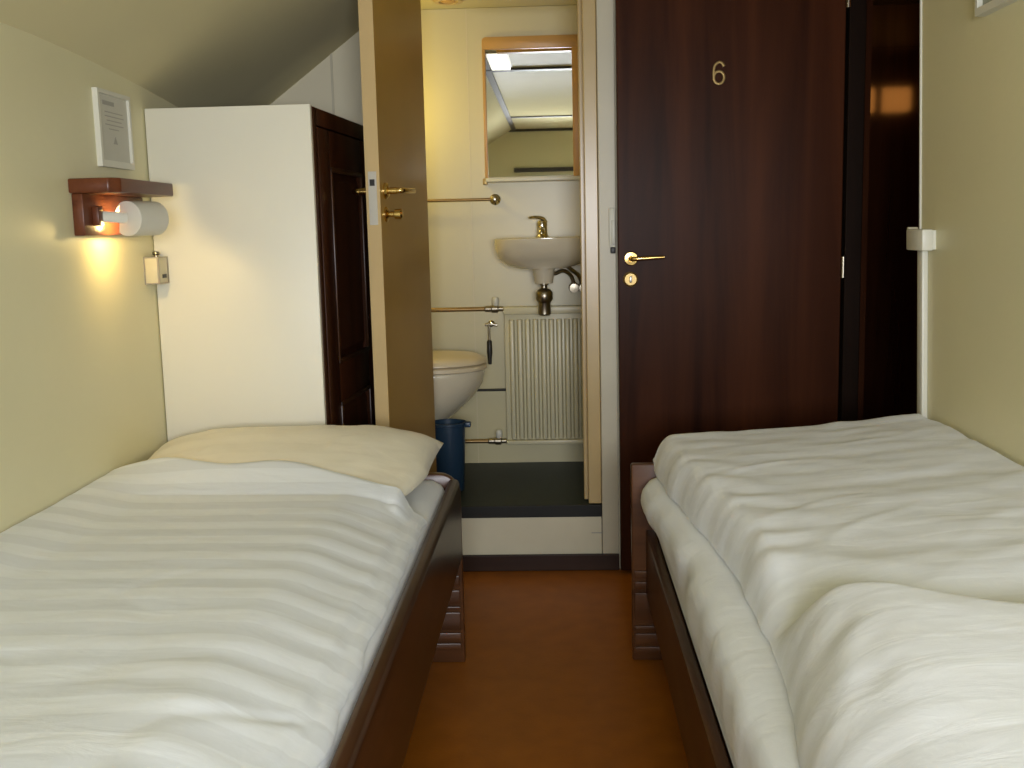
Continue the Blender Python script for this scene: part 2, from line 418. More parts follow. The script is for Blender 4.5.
for za, zb in ((.81, z1 - .10), (z0 + .10, .70)):
    bm = B(); box(bm, xd0 + .001, xd0 + .006, y0 + .105, y1 - .205, za - .005, zb + .005)
    prism(bm, [(xd0 + .006, y0 + .125, za + .015), (xd0 + .006, y1 - .225, za + .015), (xd0 + .006, y1 - .225, zb - .015), (xd0 + .006, y0 + .125, zb - .015)], (.012, 0, 0))
    bm.verts.ensure_lookup_table()
    for v in bm.verts:
        if v.co.x > xd0 + .017:
            v.co.y += .022 if v.co.y < 3.2 else -.022; v.co.z += .022 if v.co.z < (za + zb) / 2 else -.022
    obj('door_panel', bm, 'mahogany', d, smooth=False)
    bm = B()
    for a in ((y0 + .108, y0 + .122, za, zb), (y1 - .222, y1 - .208, za, zb)): box(bm, xd1 - .006, xd1 + .004, a[0], a[1], a[2], a[3], .003)
    for a in ((y0 + .108, y1 - .208, za, za + .014), (y0 + .108, y1 - .208, zb - .014, zb)): box(bm, xd1 - .006, xd1 + .004, a[0], a[1], a[2], a[3], .003)
    obj('moulding', bm, 'bed_wood', d)
for o in [o for o in bpy.data.objects if o.parent and (o.parent is t or o.parent.parent is t)]:
    for v in o.data.vertices:
        wx, wy = v.co.x - .87, v.co.y + 3.28
        if wx > -.80: v.co.x += .045 * (wy - WY0) / (WY1 - WY0)
xd1 += .038
bm = B(); lathe(bm, (xd1, y1 - .13, .905), (1, 0, 0), [(.02, 0), (.02, .004), (.008, .008), (.008, .034), (.0, .036)], 18)
tube(bm, [(xd1 + .03, y1 - .13, .905), (xd1 + .044, y1 - .135, .905), (xd1 + .046, y1 - .165, .904), (xd1 + .046, y1 - .215, .902)], .007, k=5)
obj('handle', bm, 'steel', d)

# ------------------------------------------------------------------ reading lamp with shelf
t = thing('reading_lamp', (XL, 2.6, 1.19), 'lit swivel reading lamp under small reddish wooden wall shelf', 'lamp')
bm = B()
prism(bm, [(XL, 2.415, 1.288), (-.998, 2.415, 1.288), (-.978, 2.438, 1.288), (-.978, 2.775, 1.288), (-1.0, 2.80, 1.288), (XL, 2.80, 1.288)], (0, 0, .033), .004)
obj('shelf', bm, 'lamp_wood', t)
obj('back_board', box(B(), XL, XL + .026, 2.428, 2.79, 1.193, 1.288, .003), 'lamp_wood', t)
ang = math.radians(17)
ax = Vector((math.sin(ang), math.cos(ang), 0)); c0 = Vector((-1.008, 2.535, 1.231)); R_ = .041; Ls = .108
ux = Vector((math.cos(ang), -math.sin(ang), 0)); uz = Vector((0, 0, 1))
bm = B(); rings = []
n = 40; a0, a1 = math.radians(-98), math.radians(165)      # slot open towards the wall and downwards
arc = [a0 + (a1 - a0) * i / (n - 1) for i in range(n)]
prof = [(R_ * math.cos(a), R_ * math.sin(a)) for a in arc] + [((R_ - .002) * math.cos(a), (R_ - .002) * math.sin(a)) for a in arc[::-1]]
loft(bm, [[c0 + ax * d_ + ux * p + uz * q for p, q in prof] for d_ in (.004, Ls * .5, Ls - .006)])
obj('shade', bm, 'shade', t)
cap = [(R_ * math.cos(math.radians(-128 + 248 * i / 40)), R_ * math.sin(math.radians(-128 + 248 * i / 40))) for i in range(41)]
bm = B(); prism(bm, [c0 + ux * p + uz * q for p, q in cap], ax * .0055, .001)
obj('end_cap', bm, 'shade', t)
bm = B(); lathe(bm, c0 + ax * (Ls - .008), ax, [(.0, 0), (R_, 0), (R_ - .002, .004), (R_ - .008, .008), (.0, .009)], 40)
obj('end_cap', bm, 'shade', t)
bm = B(); lathe(bm, c0 + ax * .03, ax, [(.0, 0), (.008, .003), (.011, .012), (.011, .05), (.007, .06), (.0, .062)], 16)
obj('bulb', bm, 'bulb', t)
bm = B(); tube(bm, [(XL + .028, 2.487, 1.237), (-1.045, 2.50, 1.236), (-1.022, 2.518, 1.234), (-1.006, 2.531, 1.232)], .0125, k=4, flat=.3, up=(1, 0, 0))
obj('arm', bm, 'shade', t)
obj('arm_block', box(B(), XL + .026, XL + .042, 2.470, 2.50, 1.215, 1.26, .003), 'lamp_wood', t)
obj('pin', lathe(B(), c0, -ax, [(.0025, 0), (.0025, .002), (0, .002)], 10), 'steel', t)
L = bpy.data.lights.new('reading_bulb_light', 'POINT'); L.energy = 1.7; L.color = (1, .72, .27); L.shadow_soft_size = .012
lo = bpy.data.objects.new('reading_bulb_light', L); COL.objects.link(lo)
lo.location = c0 + ax * .014 - ux * .024 - uz * .022

# ------------------------------------------------------------------ switch box by the wardrobe
t = thing('switch_box', (XL, 2.86, 1.06), 'small cream switch box with dark metal edges beside the wardrobe', 'switch')
SX = -1.052
obj('housing', box(B(), XL, SX, 2.832, 2.90, 1.064, 1.132, .0015), 'cream_plastic', t)
bm = B()
for y in (2.832, 2.899): box(bm, SX - .0025, SX + .002, y - .0025, y + .0025, 1.0655, 1.1305)
for z in (1.062, 1.1305): box(bm, XL, SX + .002, 2.829, 2.902, z, z + .0035)
box(bm, XL, XL + .003, 2.8295, 2.832, 1.0655, 1.1305)
obj('edge_frame', bm, 'dull_chrome', t)
obj('slot', box(B(), SX, SX + .0015, 2.858, 2.886, 1.077, 1.087), 'black', t)
obj('knob', lathe(B(), (-1.068, 2.866, 1.133), (0, 0, 1), [(.006, 0), (.006, .004), (.010, .008), (.009, .014), (0, .016)], 14), 'dull_chrome', t)

# ------------------------------------------------------------------ framed notice on the left wall
t = thing('framed_notice', (XL, 2.72, 1.35), 'white framed grey notice sheet on left wall above the lamp shelf', 'picture')
fy0, fy1, fz0, fz1 = 2.585, 2.785, 1.357, 1.540
bm = B()
frame_yz(bm, XL, XL + .013, fy0, fy1, fz0, fz1, .012, .010, .016, .010)
obj('frame', bm, 'white_plastic', t)
obj('sheet', box(B(), XL, XL + .006, fy0 + .010, fy1 - .009, fz0 + .014, fz1 - .009), 'paper', t)
bm = B()
xs = XL + .006
box(bm, xs, xs + .0006, fy0 + .04, fy0 + .11, fz1 - .034, fz1 - .024)
for i, (a, b_) in enumerate(((.05, .16), (.05, .165), (.06, .15), (.05, .16), (.07, .13))):
    z = fz1 - .050 - i * .010; box(bm, xs, xs + .0004, fy0 + a, fy0 + b_, z - .0012, z + .0012)
prism(bm, [(xs, fy0 + .092, fz0 + .058), (xs, fy0 + .117, fz0 + .058), (xs, fy0 + .105, fz0 + .076)], (.0006, 0, 0))
obj('printing', bm, 'print', t)

# ------------------------------------------------------------------ right wall: box, trunking, panel
t = thing('junction_box', (XR, 2.85, 1.1), 'white rectangular junction box at the end of the right wall', 'junction box')
obj('cover', lean(box(B(), XR - .036, XR - .008, 2.785, 2.912, 1.106, 1.160, .004)), 'white_plastic', t)
obj('back', lean(box(B(), XR - .008, XR, 2.79, 2.908, 1.109, 1.157)), 'white_plastic', t)
obj('clip', lean(box(B(), XR - .030, XR - .004, 2.912, 2.925, 1.113, 1.165, .002)), 'paint', t)
tag(obj('cable_trunking', lean(box(B(), XR - .016, XR, 2.845, 2.885, .60, 1.106, .003)), 'white_plastic'), 'vertical white cable trunking below the junction box, down to bed', 'trunking')
t = thing('wall_panel', (XR, 2.3, 1.62), 'white edged greyish panel high on the right wall, mostly out of frame', 'panel')
bm = B()
frame_yz(bm, XR - .022, XR, 2.08, 2.49, 1.62, 1.96, .012, .012, .016, .015)
obj('frame', lean(bm), 'white_plastic', t)
obj('sheet', lean(box(B(), XR - .010, XR, 2.09, 2.478, 1.635, 1.946)), 'grey_panel', t)

# ------------------------------------------------------------------ beds
def end_panel_grooves(bm, x0, x1, y, lines):
    for z, hgt in lines: box(bm, x0, x1, y - .007, y + .002, z, z + hgt, .003)

# left bed
t = thing('bed', (-.68, 1.86, 0), 'left bed with high polished wooden side rail holding the mattress', 'bed', None)
bm = B()
pts = [(-1.085, 2.842, 0), (-.272, 2.842, 0), (-.272, 2.842, .470)]
for i in range(7): a = i / 6 * PI / 2; pts.append((-.332 + .06 * math.cos(a), 2.842, .475 + .06 * math.sin(a)))
pts += [(-1.085, 2.842, .535)]
prism(bm, pts, (0, .028, 0), .004)
e = obj('end_board', bm, 'bed_end', t)
bm = B(); end_panel_grooves(bm, -1.06, -.28, 2.842, [(.222, .030), (.170, .040), (.158, .006), (.095, .052), (.066, .022), (.040, .018)])
obj('slats', bm, 'bed_end', e)
bm = B(); prism(bm, [(-.300, .86, .300), (-.272, .86, .300), (-.272, .86, .508), (-.277, .86, .518), (-.289, .86, .522), (-.300, .86, .518)], (0, 1.982, 0), .002)
obj('side_rail', bm, 'bed_wood', t)
bm = B(); box(bm, -1.085, -.272, .83, .86, 0, .535, .004); obj('end_board', bm, 'bed_end', t)
obj('base', box(B(), -1.07, -.302, .86, 2.841, .305, .335), 'bed_wood', t)

# right bed
t = thing('bed', (.58, 1.86, 0), 'right bed with low dark side rail under the overhanging white sheet', 'bed', None)
bm = B(); box(bm, .190, .966, 2.848, 2.876, 0, .553, .006)
e = obj('end_board', bm, 'bed_end', t)
bm = B(); end_panel_grooves(bm, .196, .95, 2.848, [(.236, .022), (.205, .022), (.118, .078), (.088, .014), (.050, .03), (.022, .02)])
obj('slats', bm, 'bed_end', e)
bm = B(); box(bm, .228, .252, .86, 2.847, .190, .372, .004); obj('side_rail', bm, 'bed_wood', t)
bm = B(); box(bm, .190, .966, .83, .86, 0, .553, .004); obj('end_board', bm, 'bed_end', t)
obj('base', box(B(), .252, .96, .86, 2.847, .30, .335), 'bed_wood', t)

# soft goods: closed surfaces swept from a height function
def cloth(name, mat, xs, ys, top, under):
    """closed quilt: top(x,y)->(x,y,z), lower face under(x,y)->z on what it lies on"""
    bm = B()
    nx, ny = len(xs), len(ys)
    T = [[bm.verts.new(top(x, y)) for x in xs] for y in ys]
    U = [[bm.verts.new((v.co.x, v.co.y, min(under(v.co.x, v.co.y), v.co.z - .003))) for v in r] for r in T]
    for j in range(ny - 1):
        for i in range(nx - 1):
            bm.faces.new((T[j][i], T[j][i + 1], T[j + 1][i + 1], T[j + 1][i]))
            bm.faces.new((U[j][i], U[j + 1][i], U[j + 1][i + 1], U[j][i + 1]))
    for j in range(ny - 1):
        bm.faces.new((T[j][0], T[j + 1][0], U[j + 1][0], U[j][0])); bm.faces.new((T[j][-1], U[j][-1], U[j + 1][-1], T[j + 1][-1]))
    for i in range(nx - 1):
        bm.faces.new((T[0][i], U[0][i], U[0][i + 1], T[0][i + 1])); bm.faces.new((T[-1][i], T[-1][i + 1], U[-1][i + 1], U[-1][i]))
    bmesh.ops.recalc_face_normals(bm, faces=bm.faces)
    return obj(name, bm, mat, None, angle=75)

def fr(x, y, s=1., seed=0., oct=3): return noise.fractal(Vector((x * s, y * s, seed)), 1.0, 2.0, oct)
def lin(a, b_, n): return [a + (b_ - a) * i / (n - 1) for i in range(n)]

def mattress(x0, x1, y0, y1, z0, z1, overhang, seed):
    """rounded box with a gently creased sheet"""
    bm = B(); box(bm, x0, x1, y0, y1, z0, z1)
    bmesh.ops.subdivide_edges(bm, edges=[e for e in bm.edges if abs(e.verts[0].co.y - e.verts[1].co.y) > .5], cuts=70, use_grid_fill=True)
    bmesh.ops.subdivide_edges(bm, edges=[e for e in bm.edges if abs(e.verts[0].co.x - e.verts[1].co.x) > .3], cuts=20, use_grid_fill=True)
    bmesh.ops.subdivide_edges(bm, edges=[e for e in bm.edges if abs(e.verts[0].co.z - e.verts[1].co.z) > .1], cuts=9, use_grid_fill=True)
    r = .05
    for v in bm.verts:
        c = v.co
        q = Vector((min(max(c.x, x0 + r), x1 - r), min(max(c.y, y0 + r), y1 - r), min(c.z, z1 - r)))
        d_ = c - q
        # round corners
        if d_.length > r: c = q + d_.normalized() * r
        if overhang and c.x < x0 + .12:
            k = sstep(z0, z0 + .06, c.z) * (1 - sstep(x0, x0 + .12, c.x))
            c.x -= (overhang + .034 * sstep(2.1, 2.7, c.y) * sstep(z0 + .03, z0 + .10, c.z)) * k 
            c.x += (.007 * fr(c.y * 4, c.z * 2.2 + c.y, 1.6, seed)) * k + .007 * max(0, 1 - 7 * abs(fr(c.y * 1.4 + c.z, c.z, 1.5, seed + 3))) * k
        c.z -= .003 * abs(fr(c.x, c.y, 4, seed)) * (c.z > z1 - .03)
        v.co = c
    return bm

tag(obj('mattress', mattress(-1.082, -.303, .87, 2.838, .337, .532, 0, 1), 'sheet', angle=80), 'white sheeted mattress inside the high wooden rail of the left bed', 'mattress')
tag(obj('mattress', mattress(.254, .962, .87, 2.842, .374, .535, .010, 5), 'sheet', angle=80), 'white sheeted mattress bulging over the low rail of the right bed', 'mattress')

# left pillow: shape known in closed form so that the duvet can lie on it
PX, PY, PLX, PLY = -.697, 2.607, .385, .243
def pillow_top(x, y):
    """(seam height, height of the upper side above it)"""
    u, v = (x - PX) / PLX, (y - PY) / PLY
    t = (min(1, max(-1, v)) + 1) / 2
    if abs(u) >= 1 or abs(v) >= 1: return .560 + .058 * t, 0
    return .560 + .058 * t, .118 * max(1 - abs(u) ** 2.6, 0) ** .5 * t ** .62 * (1 - t ** 5) ** .5 * (1.12 - .12 * t)
def pillow():
    bm = B(); n, m_ = 60, 46; T = {}
    for s in (1, -1):
        for j in range(m_ + 1):
            for i in range(n + 1):
                u = -1 + 2 * i / n; v = -1 + 2 * j / m_
                zs, hh = pillow_top(PX + u * PLX, PY + v * PLY)
                e = hh / .10
                if e < 1e-6 and s < 0: T[s, i, j] = T[1, i, j]; continue
                px = u * PLX * (1 - .04 * (1 - v * v) * abs(u)) * (1 - .24 * max(0, -v) ** 1.5 * max(0, u) ** 2); py = v * PLY * (1 - .04 * (1 - u * u) * abs(v))
                if s > 0:
                    z = zs + hh + (.008 * fr(px, py, 4, 2) + .003 * fr(px, py, 13, 5)) * min(1, e * 2)
                else: z = zs - min(zs - .5372, .5 * hh)
                T[s, i, j] = bm.verts.new((PX + px, PY + py, z))
    for s in (1, -1):
        for j in range(m_):
            for i in range(n):
                q = (T[s, i, j], T[s, i + 1, j], T[s, i + 1, j + 1], T[s, i, j + 1])
                bm.faces.new(q if s > 0 else q[::-1])
    return bm
tag(obj('pillow', pillow(), 'pillowcase', angle=80), 'white pillow with pointed corner at the wardrobe end of left bed', 'pillow')

# left duvet
def left_under(x, y):
    d_ = max(0, x + .353)
    m0 = .489 + math.sqrt(max(0, .05 ** 2 - d_ * d_))
    u, v = (x - PX) / PLX, (y - PY) / PLY
    zs, hh = pillow_top(x, y)
    return m0 + max(0, zs + hh + .013 - m0) * sstep(-1.35, -1.03, v) * sstep(-.335, -.375, x)
def smax(a, b_, k): h = max(k - abs(a - b_), 0) / k; return max(a, b_) + h * h * k * .25
def left_top(x, y):
    end = 2.545 - .05 * sstep(-1.0, -.75, x) - .045 * sstep(-.7, -.45, x) - .035 * sstep(-.50, -.36, x) + .008 * math.sin(x * 17)     # slanting upper hem, lying on the pillow
    yy_ = .86 + (y - .86) / (2.6 - .86) * (end - .86)
    e = sstep(-.325, -.50, x)
    z = .552 + .050 * e
    z += .007 * fr(x, yy_, 1.6, 3, 2) * (.3 + .7 * e) + .0016 * noise.noise(Vector((x * 3, yy_ * 17, 1.3))) + .0012 * fr(x, yy_, 12, 7)
    w = noise.noise(Vector((x * 2.3 + yy_ * .6, yy_ * 4.5 - x * 2, 4.4)))
    z -= .0035 * max(0, 1 - abs(w) * 7) * sstep(2.1, 1.4, yy_)                                                  # a few sharp creases
    z += .0012 * math.sin(2 * PI * yy_ / .105 + 1.5 * fr(x, yy_, 3, 4)) * sstep(-.65, -.42, x)   # ripples of the stripes on the falling edge
    z += .022 * sstep(-.93, -1.08, x)
    z -= 22 * max(0, x + .36) ** 2
    zs, hh = pillow_top(x, yy_)
    if yy_ > PY - PLY - .15 and x < -.325:
        q = sstep(PY - PLY - .16, PY - PLY + .02, yy_) * sstep(-.335, -.43, x)
        z = z * (1 - q) + smax(z, zs + hh + .024, .04) * q
    xo = x - .010 * sstep(-.42, -.31, x) * (.5 + fr(0, yy_, 5, 9))
    z = max(z, left_under(xo, yy_) + .005)
    k = sstep(end - .016, end, yy_)
    z = z * (1 - k) + (left_under(xo, yy_) + .005) * k
    k = sstep(.90, .86, yy_); z = z * (1 - k) + .545 * k
    return (xo, yy_, z)
tag(cloth('duvet', 'duvet', lin(-1.086, -.308, 80), lin(.864, 2.6, 240), left_top, left_under), 'flat white striped duvet spread over the left bed', 'duvet')

# right duvet: flat far half, puffed folded near half
def right_under(x, y): return .557 if y > 2.832 else .5385
def right_top(x, y):
    fold = 1.56 - .15 * sstep(.28, .60, x)                    # the fold runs closer to the camera at the wall side
    s = sstep(fold + .05, fold - .07, y)
    x0 = .250 + .070 * sstep(2.80, 1.9, y) - .045 * sstep(1.58, 1.1, y) + .007 * fr(1, y, 5, 4)
    w = (x - .26) / (.966 - .26)
    X = x0 + w * (.957 - .016 * sstep(2.70, 2.83, y) - x0)
    ew = .085 + .17 * s
    q = min(1, w / ew)
    e = (1 - (1 - q) ** 2.6) ** (.75 - .1 * s)
    far = .628 + .048 * w + .006 * fr(x, y, 2.6, 11) + .0032 * noise.noise(Vector((x * 4, y * 16, 2.2))) + .0018 * noise.noise(Vector((x * 13 + y * 6, y * 12 - x * 9, 6.)))
    wv = noise.noise(Vector((x * 2.5 + .8 * y, y * 5 - x * 1.8, 9.4)))
    far += .0026 * max(0, 1 - abs(wv) * 5)
    far -= .055 * sstep(fold + .25, fold + .03, y)
    near = .690 + .022 * w + .008 * fr(x, y, 1.8, 5) + .0016 * fr(x, y, 9, 8)
    near -= .015 * sstep(fold - .15, .9, y)
    z = far * (1 - s) + near * s
    base = .5425 if y < 2.832 else .561
    side = 1 - sstep(.02, .34, w)
    z = base + (z - base) * e
    z += (1 - sstep(.02, .20, w)) * s * min(1, w * 9) * .006 * (math.sin((x - .45 * y) * 48 + 6 * fr(x, y, 2.2, 2))) * (.4 + abs(fr(x, y, 1.5, 12)))
    z += (1 - s) * side * min(1, w * 9) * .0022 * math.sin(y * 46 + x * 25 + 3 * fr(x, y, 4, 1))
    k = sstep(2.835, 2.868, y); z -= (z - base) * k * .7
    k = sstep(.92, .86, y); z -= (z - base) * k * .9
    return (X, y, max(z, base))
xsR = [.26 + .706 * (i / 99) ** 1.5 for i in range(100)]
tag(cloth('duvet', 'duvet_soft', xsR, lin(.864, 2.868, 260), right_top, right_under), 'thick white striped duvet folded over itself on the right bed', 'duvet')

# ------------------------------------------------------------------ washroom fittings
# mirror
t = thing('mirror', (-.09, BY, 1.37), 'tan framed mirror above the white shelf and washbasin', 'mirror')
bm = B()
mx0, mx1, mz0, mz1 = -.276, .108, 1.384, 1.922
box(bm, mx0, mx0 + .012, BY - .020, BY, mz0, mz1 - .046, .002)
box(bm, mx1 - .035, mx1, BY - .020, BY, mz0, mz1 - .046, .002)
prism(bm, [(mx0, BY - .021, mz1 - .046), (mx1, BY - .021, mz1 - .046), (mx1, BY - .021, mz1), (mx0 + .012, BY - .021, mz1), (mx0 + .003, BY - .021, mz1 - .005), (mx0, BY - .021, mz1 - .013)], (0, .021, 0), .002)
obj('frame', bm, 'mirror_frame', t)
obj('glass', box(B(), mx0 + .006, mx1 - .02, BY - .010, BY - .002, mz0 + .003, mz1 - .02), 'mirror', t, smooth=False)
# shelf
t = thing('glass_shelf', (-.09, BY, 1.37), 'thin white shelf directly under the washroom mirror', 'shelf')
obj('board', box(B(), -.270, .108, BY - .085, BY - .0215, 1.366, 1.381, .003), 'white_plastic', t)
for a, b_ in ((-.285, -.268), (.106, .122)): obj('bracket', box(B(), a, b_, BY - .03, BY, 1.358, 1.382, .002), 'old_brass', t)
bm = B(); box(bm, -.268, .106, BY - .022, BY, 1.368, 1.379); obj('rear_edge', bm, 'white_plastic', t)

# towel rail
t = thing('towel_rail', (-.4, BY, 1.295), 'thin upper towel rail with round chrome end, left of the washbasin', 'towel rail')
bm = B(); tube(bm, [(-.80, BY - .05, 1.300), (-.245, BY - .05, 1.300)], .0058, k=1); obj('bar', bm, 'copper', t)
for x in (-.80, -.24): obj('mount', lathe(B(), (x, BY, 1.300), (0, -1, 0), [(.022, 0), (.022, .006), (.012, .014), (.010, .04), (.014, .046), (.014, .062), (.006, .066)], 18), 'chrome', t)

# radiator
t = thing('radiator', (.02, BY, .31), 'cream ribbed panel radiator under the washbasin', 'radiator')
rx0, rx1, rz0, rz1 = -.214, .29, .318, .875
bm = B(); rings = []
prof = []
nrib = 15; pitch = (rx1 - rx0 - .03) / nrib
yb, ya = BY - .062, BY - .040
bm = B()
box(bm, rx0, rx1, ya, BY - .028, rz0, rz1 - .008, .004)
for i in range(nrib):
    x = rx0 + .015 + pitch * i
    prism(bm, [(x + pitch * .08, ya + .001, rz0 + .02), (x + pitch * .26, yb, rz0 + .02), (x + pitch * .70, yb, rz0 + .02), (x + pitch * .88, ya + .001, rz0 + .02)], (0, 0, rz1 - rz0 - .072), .003)
obj('panel', bm, 'radiator', t)
bm = B(); box(bm, rx0 - .001, rx1 + .001, BY - .066, BY - .020, rz1 - .030, rz1, .004); obj('top_grille', bm, 'radiator', t)
bm = B(); box(bm, rx0, rx1, BY - .066, BY - .03, rz0 - .002, rz0 + .016, .004); obj('bottom_rail', bm, 'radiator', t)
for a in (-.1, .14): obj('wall_bracket', box(B(), a, a + .03, BY - .03, BY, .4, .8), 'steel', t)

def heat_pipe(z, label, x1):
    t = thing('heating_pipe', (x1, BY - .05, z), label, 'pipe')
    bm = B(); tube(bm, [(-.84, BY - .045, z), (x1 - .035, BY - .045, z)], .0085, k=1); obj('pipe', bm, 'copper', t)
    bm = B(); lathe(bm, (x1 - .075, BY - .045, z), (1, 0, 0), [(.009, 0), (.012, .004), (.012, .026), (.016, .030), (.016, .052), (.010, .056), (.010, .074), (0, .075)], 16)
    obj('valve', bm, 'dull_chrome', t)
    obj('valve_cap', lathe(B(), (x1 - .030, BY - .045, z + .012), (0, 0, 1), [(.010, 0), (.013, .004), (.014, .026), (.010, .034), (0, .035)], 16), 'white_plastic', t)
heat_pipe(.868, 'horizontal heating pipe with valve at the radiator top', -.216)
heat_pipe(.330, 'horizontal heating pipe with valve at the radiator foot', -.216)
bm = B(); tube(bm, [(-.60, BY - .010, .535), (-.2145, BY - .010, .535)], .0055, k=1)
tag(obj('thin_pipe', bm, 'black'), 'thin black pipe on the wall between toilet and radiator', 'pipe')

# hanging chrome handle
t = thing('toilet_brush', (-.272, BY, .66), 'chrome rod with black grip hanging between toilet and radiator', 'brush')
bm = B(); lathe(bm, (-.268, BY, .806), (0, -1, 0), [(.014, 0), (.014, .005), (.007, .01), (.007, .035), (0, .036)], 16)
tube(bm, [(-.292, BY - .032, .803), (-.268, BY - .032, .806), (-.242, BY - .032, .800)], .006, k=4)
obj('hook', bm, 'chrome', t)
bm = B(); tube(bm, [(-.276, BY - .032, .808), (-.276, BY - .032, .74)], .0052, k=1); obj('rod', bm, 'chrome', t)
bm = B(); lathe(bm, (-.276, BY - .032, .742), (0, 0, -1), [(.006, 0), (.010, .006), (.011, .05), (.008, .075), (.007, .098), (0, .10)], 16); obj('grip', bm, 'black', t)

# washbasin
bx, byc, rz = -.050, BY - .003, 1.147
t = thing('washbasin', (bx, BY, .96), 'cream wall hung washbasin with chrome mixer tap and bottle trap', 'washbasin')
def dring(hw, dep, z, back=0., n=40):
    out = []
    for i in range(n):
        a = 2 * PI * i / n
        c, s = math.cos(a), math.sin(a)
        e = 2.6
        x = hw * math.copysign(abs(c) ** (2 / e), c)
        y = math.copysign(abs(s) ** (2 / e), s)
        yq = -dep / 2 + y * dep / 2
        out.append((bx + x, byc - back + yq, z))
    return out
prof = [(.055, .20, 1.030, .06), (.10, .23, 1.032, .03), (.140, .262, 1.042, .0), (.170, .298, 1.066, .0), (.184, .322, 1.10, .0), (.188, .330, 1.135, .0), (.187, .330, 1.146, .0), (.180, .324, 1.149, .0),
        (.160, .230, 1.147, .075), (.150, .222, 1.120, .08), (.115, .17, 1.070, .10), (.05, .08, 1.052, .14)]
bm = B(); loft(bm, [dring(*p) for p in prof])
lathe(bm, (bx, byc - .165, 1.034), (0, 0, -1), [(.045, -.005), (.040, .02), (.036, .05), (.034, .062), (0, .063)], 28)
obj('bowl', bm, 'ceramic', t, angle=50)
fyc = byc - .048
bm = B()
lathe(bm, (bx - .005, fyc, 1.147), (0, 0, 1), [(.026, 0), (.025, .006), (.021, .012), (.020, .04), (.021, .052), (.018, .064), (0, .068)], 24)
tube(bm, [(bx - .005, fyc - .01, 1.172), (bx - .006, fyc - .06, 1.178), (bx - .006, fyc - .11, 1.173), (bx - .006, fyc - .118, 1.160)], lambda s: .014 - .003 * s, k=5)
fa = obj('faucet', bm, 'chrome', t)
bm = B(); tube(bm, [(bx + .006, fyc, 1.206), (bx - .004, fyc - .01, 1.221), (bx - .03, fyc - .03, 1.226), (bx - .055, fyc - .045, 1.224)], lambda s: .013 - .007 * s, k=5, flat=.7, up=(0, 0, 1))
obj('lever', bm, 'chrome', fa)
bm = B(); lathe(bm, (bx, byc - .165, .972), (0, 0, -1), [(.018, -.004), (.018, .004), (.012, .008), (.012, .018), (.026, .026), (.033, .036), (.033, .062), (.026, .072), (.024, .076), (.025, .118), (.020, .124), (0, .125)], 24)
tr_ = obj('bottle_trap', bm, 'dull_chrome', t)
bm = B(); tube(bm, [(bx, byc - .14, .935), (bx, byc - .05, .935), (bx, byc + .001, .935)], .013, k=1); obj('waste_pipe', bm, 'dull_chrome', tr_)
for pts in ([(bx + .03, byc - .09, 1.03), (bx + .04, byc - .09, 1.005), (bx + .075, byc - .075, 1.015), (bx + .105, byc - .055, .995), (bx + .118, byc - .045, .955)],
            [(bx + .09, byc - .09, 1.036), (bx + .105, byc - .085, 1.02), (bx + .135, byc - .06, .995), (bx + .150, byc - .045, .955)]):
    bm = B(); tube(bm, pts, .0075, k=5); obj('supply_hose', bm, 'dull_chrome', t)
for x in (.118, .155):
    bm = B(); lathe(bm, (bx + x, byc + .001, .945), (0, -1, 0), [(.022, 0), (.022, .006), (.011, .01), (.011, .05), (.018, .052), (.018, .072), (0, .073)], 16)
    obj('angle_valve', bm, 'dull_chrome', t)

# toilet, facing right from the left wall
t = thing('toilet', (-.55, 4.06, BZ), 'cream toilet with closed lid behind the open washroom door', 'toilet')
ty = 4.06
def tring(tip, back, hw, z, n=40, p=2.3):
    cx_ = (tip + back) / 2; hl = (tip - back) / 2
    return [(cx_ + hl * math.copysign(abs(math.cos(a)) ** (2 / p), math.cos(a)), ty + hw * math.copysign(abs(math.sin(a)) ** (2 / p), math.sin(a)), z) for a in [2 * PI * i / n for i in range(n)]]
bm = B(); loft(bm, [tring(-.46, -.80, .10, BZ + .001), tring(-.47, -.80, .095, .30), tring(-.475, -.80, .10, .40), tring(-.45, -.80, .115, .455), tring(-.385, -.80, .14, .50), tring(-.325, -.80, .165, .555), tring(-.288, -.80, .178, .61), tring(-.278, -.80, .182, .655), tring(-.282, -.80, .180, .662)])
obj('bowl', bm, 'ceramic', t, angle=60)
bm = B(); loft(bm, [tring(-.276, -.72, .180, .6635), tring(-.270, -.72, .186, .667), tring(-.270, -.72, .186, .680), tring(-.276, -.72, .181, .684)])
obj('seat', bm, 'seat', t, angle=50)
bm = B(); loft(bm, [tring(-.275, -.72, .182, .6875), tring(-.270, -.72, .187, .690), tring(-.272, -.72, .186, .700), tring(-.31, -.70, .16, .716), tring(-.40, -.66, .08, .724)])
obj('lid', bm, 'seat', t, angle=60)
bm = B(); box(bm, -.859, -.735, ty - .19, ty + .19, .60, 1.0, .02); obj('cistern', bm, 'ceramic', t)

# blue bin
t = thing('waste_bin', (-.40, 3.90, BZ), 'dark blue plastic waste bin on the washroom floor', 'bin')
bm = B(); lathe(bm, (-.408, 3.90, BZ + .001), (0, 0, 1), [(.0, 0), (.050, 0), (.053, .004), (.062, .245), (.067, .247), (.067, .256), (.060, .256), (.060, .248), (.050, .01), (.0, .01)], 28)
obj('body', bm, 'blue_bin', t)
bm = B(); box(bm, -.352, -.325, 3.885, 3.915, BZ + .237, BZ + .256, .004); obj('lip', bm, 'blue_bin', t)

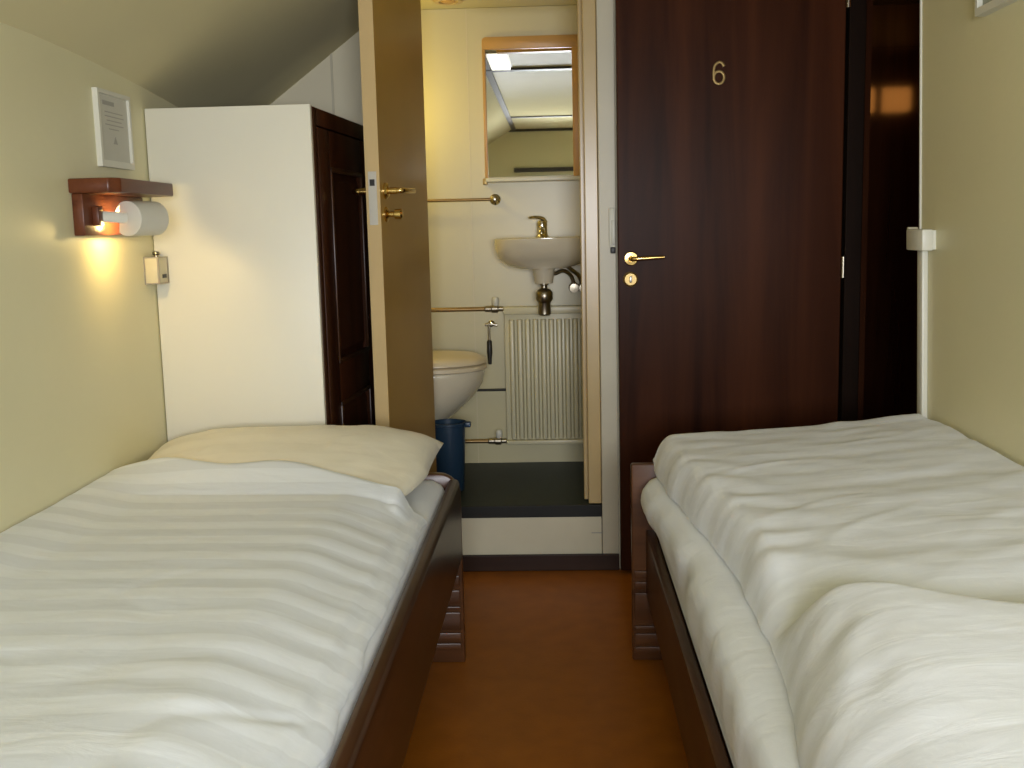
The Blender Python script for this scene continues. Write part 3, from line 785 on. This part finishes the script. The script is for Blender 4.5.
# washroom lamps
t = thing('globe_lamp', (-.86, 4.10, 1.64), 'round globe wall lamp on left washroom wall, hidden by the door', 'lamp')
obj('backplate', lathe(B(), (-.86, 4.10, 1.64), (1, 0, 0), [(.05, 0), (.05, .012), (.03, .02), (0, .02)], 24), 'chrome', t)
bm = B(); bmesh.ops.create_uvsphere(bm, u_segments=24, v_segments=16, radius=.06, matrix=Matrix.Translation((-.785, 4.10, 1.64)))
obj('globe', bm, 'globe', t)
L = bpy.data.lights.new('globe_light', 'POINT'); L.energy = 4.0; L.color = (1, .78, .22); L.shadow_soft_size = .06
lo = bpy.data.objects.new('globe_light', L); COL.objects.link(lo); lo.location = (-.66, 4.10, 1.64)
t = thing('ceiling_fitting', (-.39, 4.17, ZC), 'small round tan fitting on the washroom ceiling', 'ceiling fitting')
obj('ring', lathe(B(), (-.385, 4.17, ZC + .001), (0, 0, -1), [(.062, 0), (.062, .006), (.052, .014), (.038, .014), (.034, .008), (0, .008)], 28), 'beige', t)
obj('disc', lathe(B(), (-.385, 4.17, ZC - .007), (0, 0, -1), [(.028, 0), (.024, .006), (0, .007)], 24), 'mirror_frame', t)

# ------------------------------------------------------------------ light
L = bpy.data.lights.new('window_daylight', 'AREA'); L.shape = 'RECTANGLE'; L.size = wx1 - wx0 - .08; L.size_y = wz1 - wz0 - .08
L.energy = 88.; L.color = (.96, .985, 1.04)
lo = bpy.data.objects.new('window_daylight', L); COL.objects.link(lo)
lo.location = ((wx0 + wx1) / 2, YB - .12, (wz0 + wz1) / 2); lo.rotation_euler = (math.radians(90), 0, 0)   # shines in through the pane
W = bpy.data.worlds.new('world'); S.world = W; W.use_nodes = True
W.node_tree.nodes['Background'].inputs['Color'].default_value = (.75, .85, 1, 1)
W.node_tree.nodes['Background'].inputs['Strength'].default_value = .6

# ------------------------------------------------------------------ camera
f, vx, vy, H, roll = 1081., 556., 226., 1.19, math.tan(math.radians(1.0))
Yc = Vector(((vx - 512) / f, (384 - vy) / f, 1)).normalized()
u = Vector((-roll, 1, 0)); Zc = (u - Yc * u.dot(Yc)).normalized()
Xc = Yc.cross(Zc)
if Xc.x < 0: Xc = -Xc
R = Matrix(((Xc.x, Xc.y, -Xc.z), (Yc.x, Yc.y, -Yc.z), (Zc.x, Zc.y, -Zc.z)))
cam = bpy.data.cameras.new('camera'); co = bpy.data.objects.new('camera', cam); COL.objects.link(co)
cam.sensor_fit = 'HORIZONTAL'; cam.sensor_width = 36; cam.lens = f / 1024 * 36; cam.clip_start = .02
co.matrix_world = Matrix.Translation((0, 0, H)) @ R.to_4x4()
S.camera = co
S.view_settings.view_transform = 'Standard'; S.view_settings.look = 'None'
S.view_settings.gamma = 1; S.view_settings.use_curve_mapping = False
S.view_settings.exposure = 0.0
S.cycles.use_denoising = True
S.cycles.max_bounces = 10; S.cycles.diffuse_bounces = 6
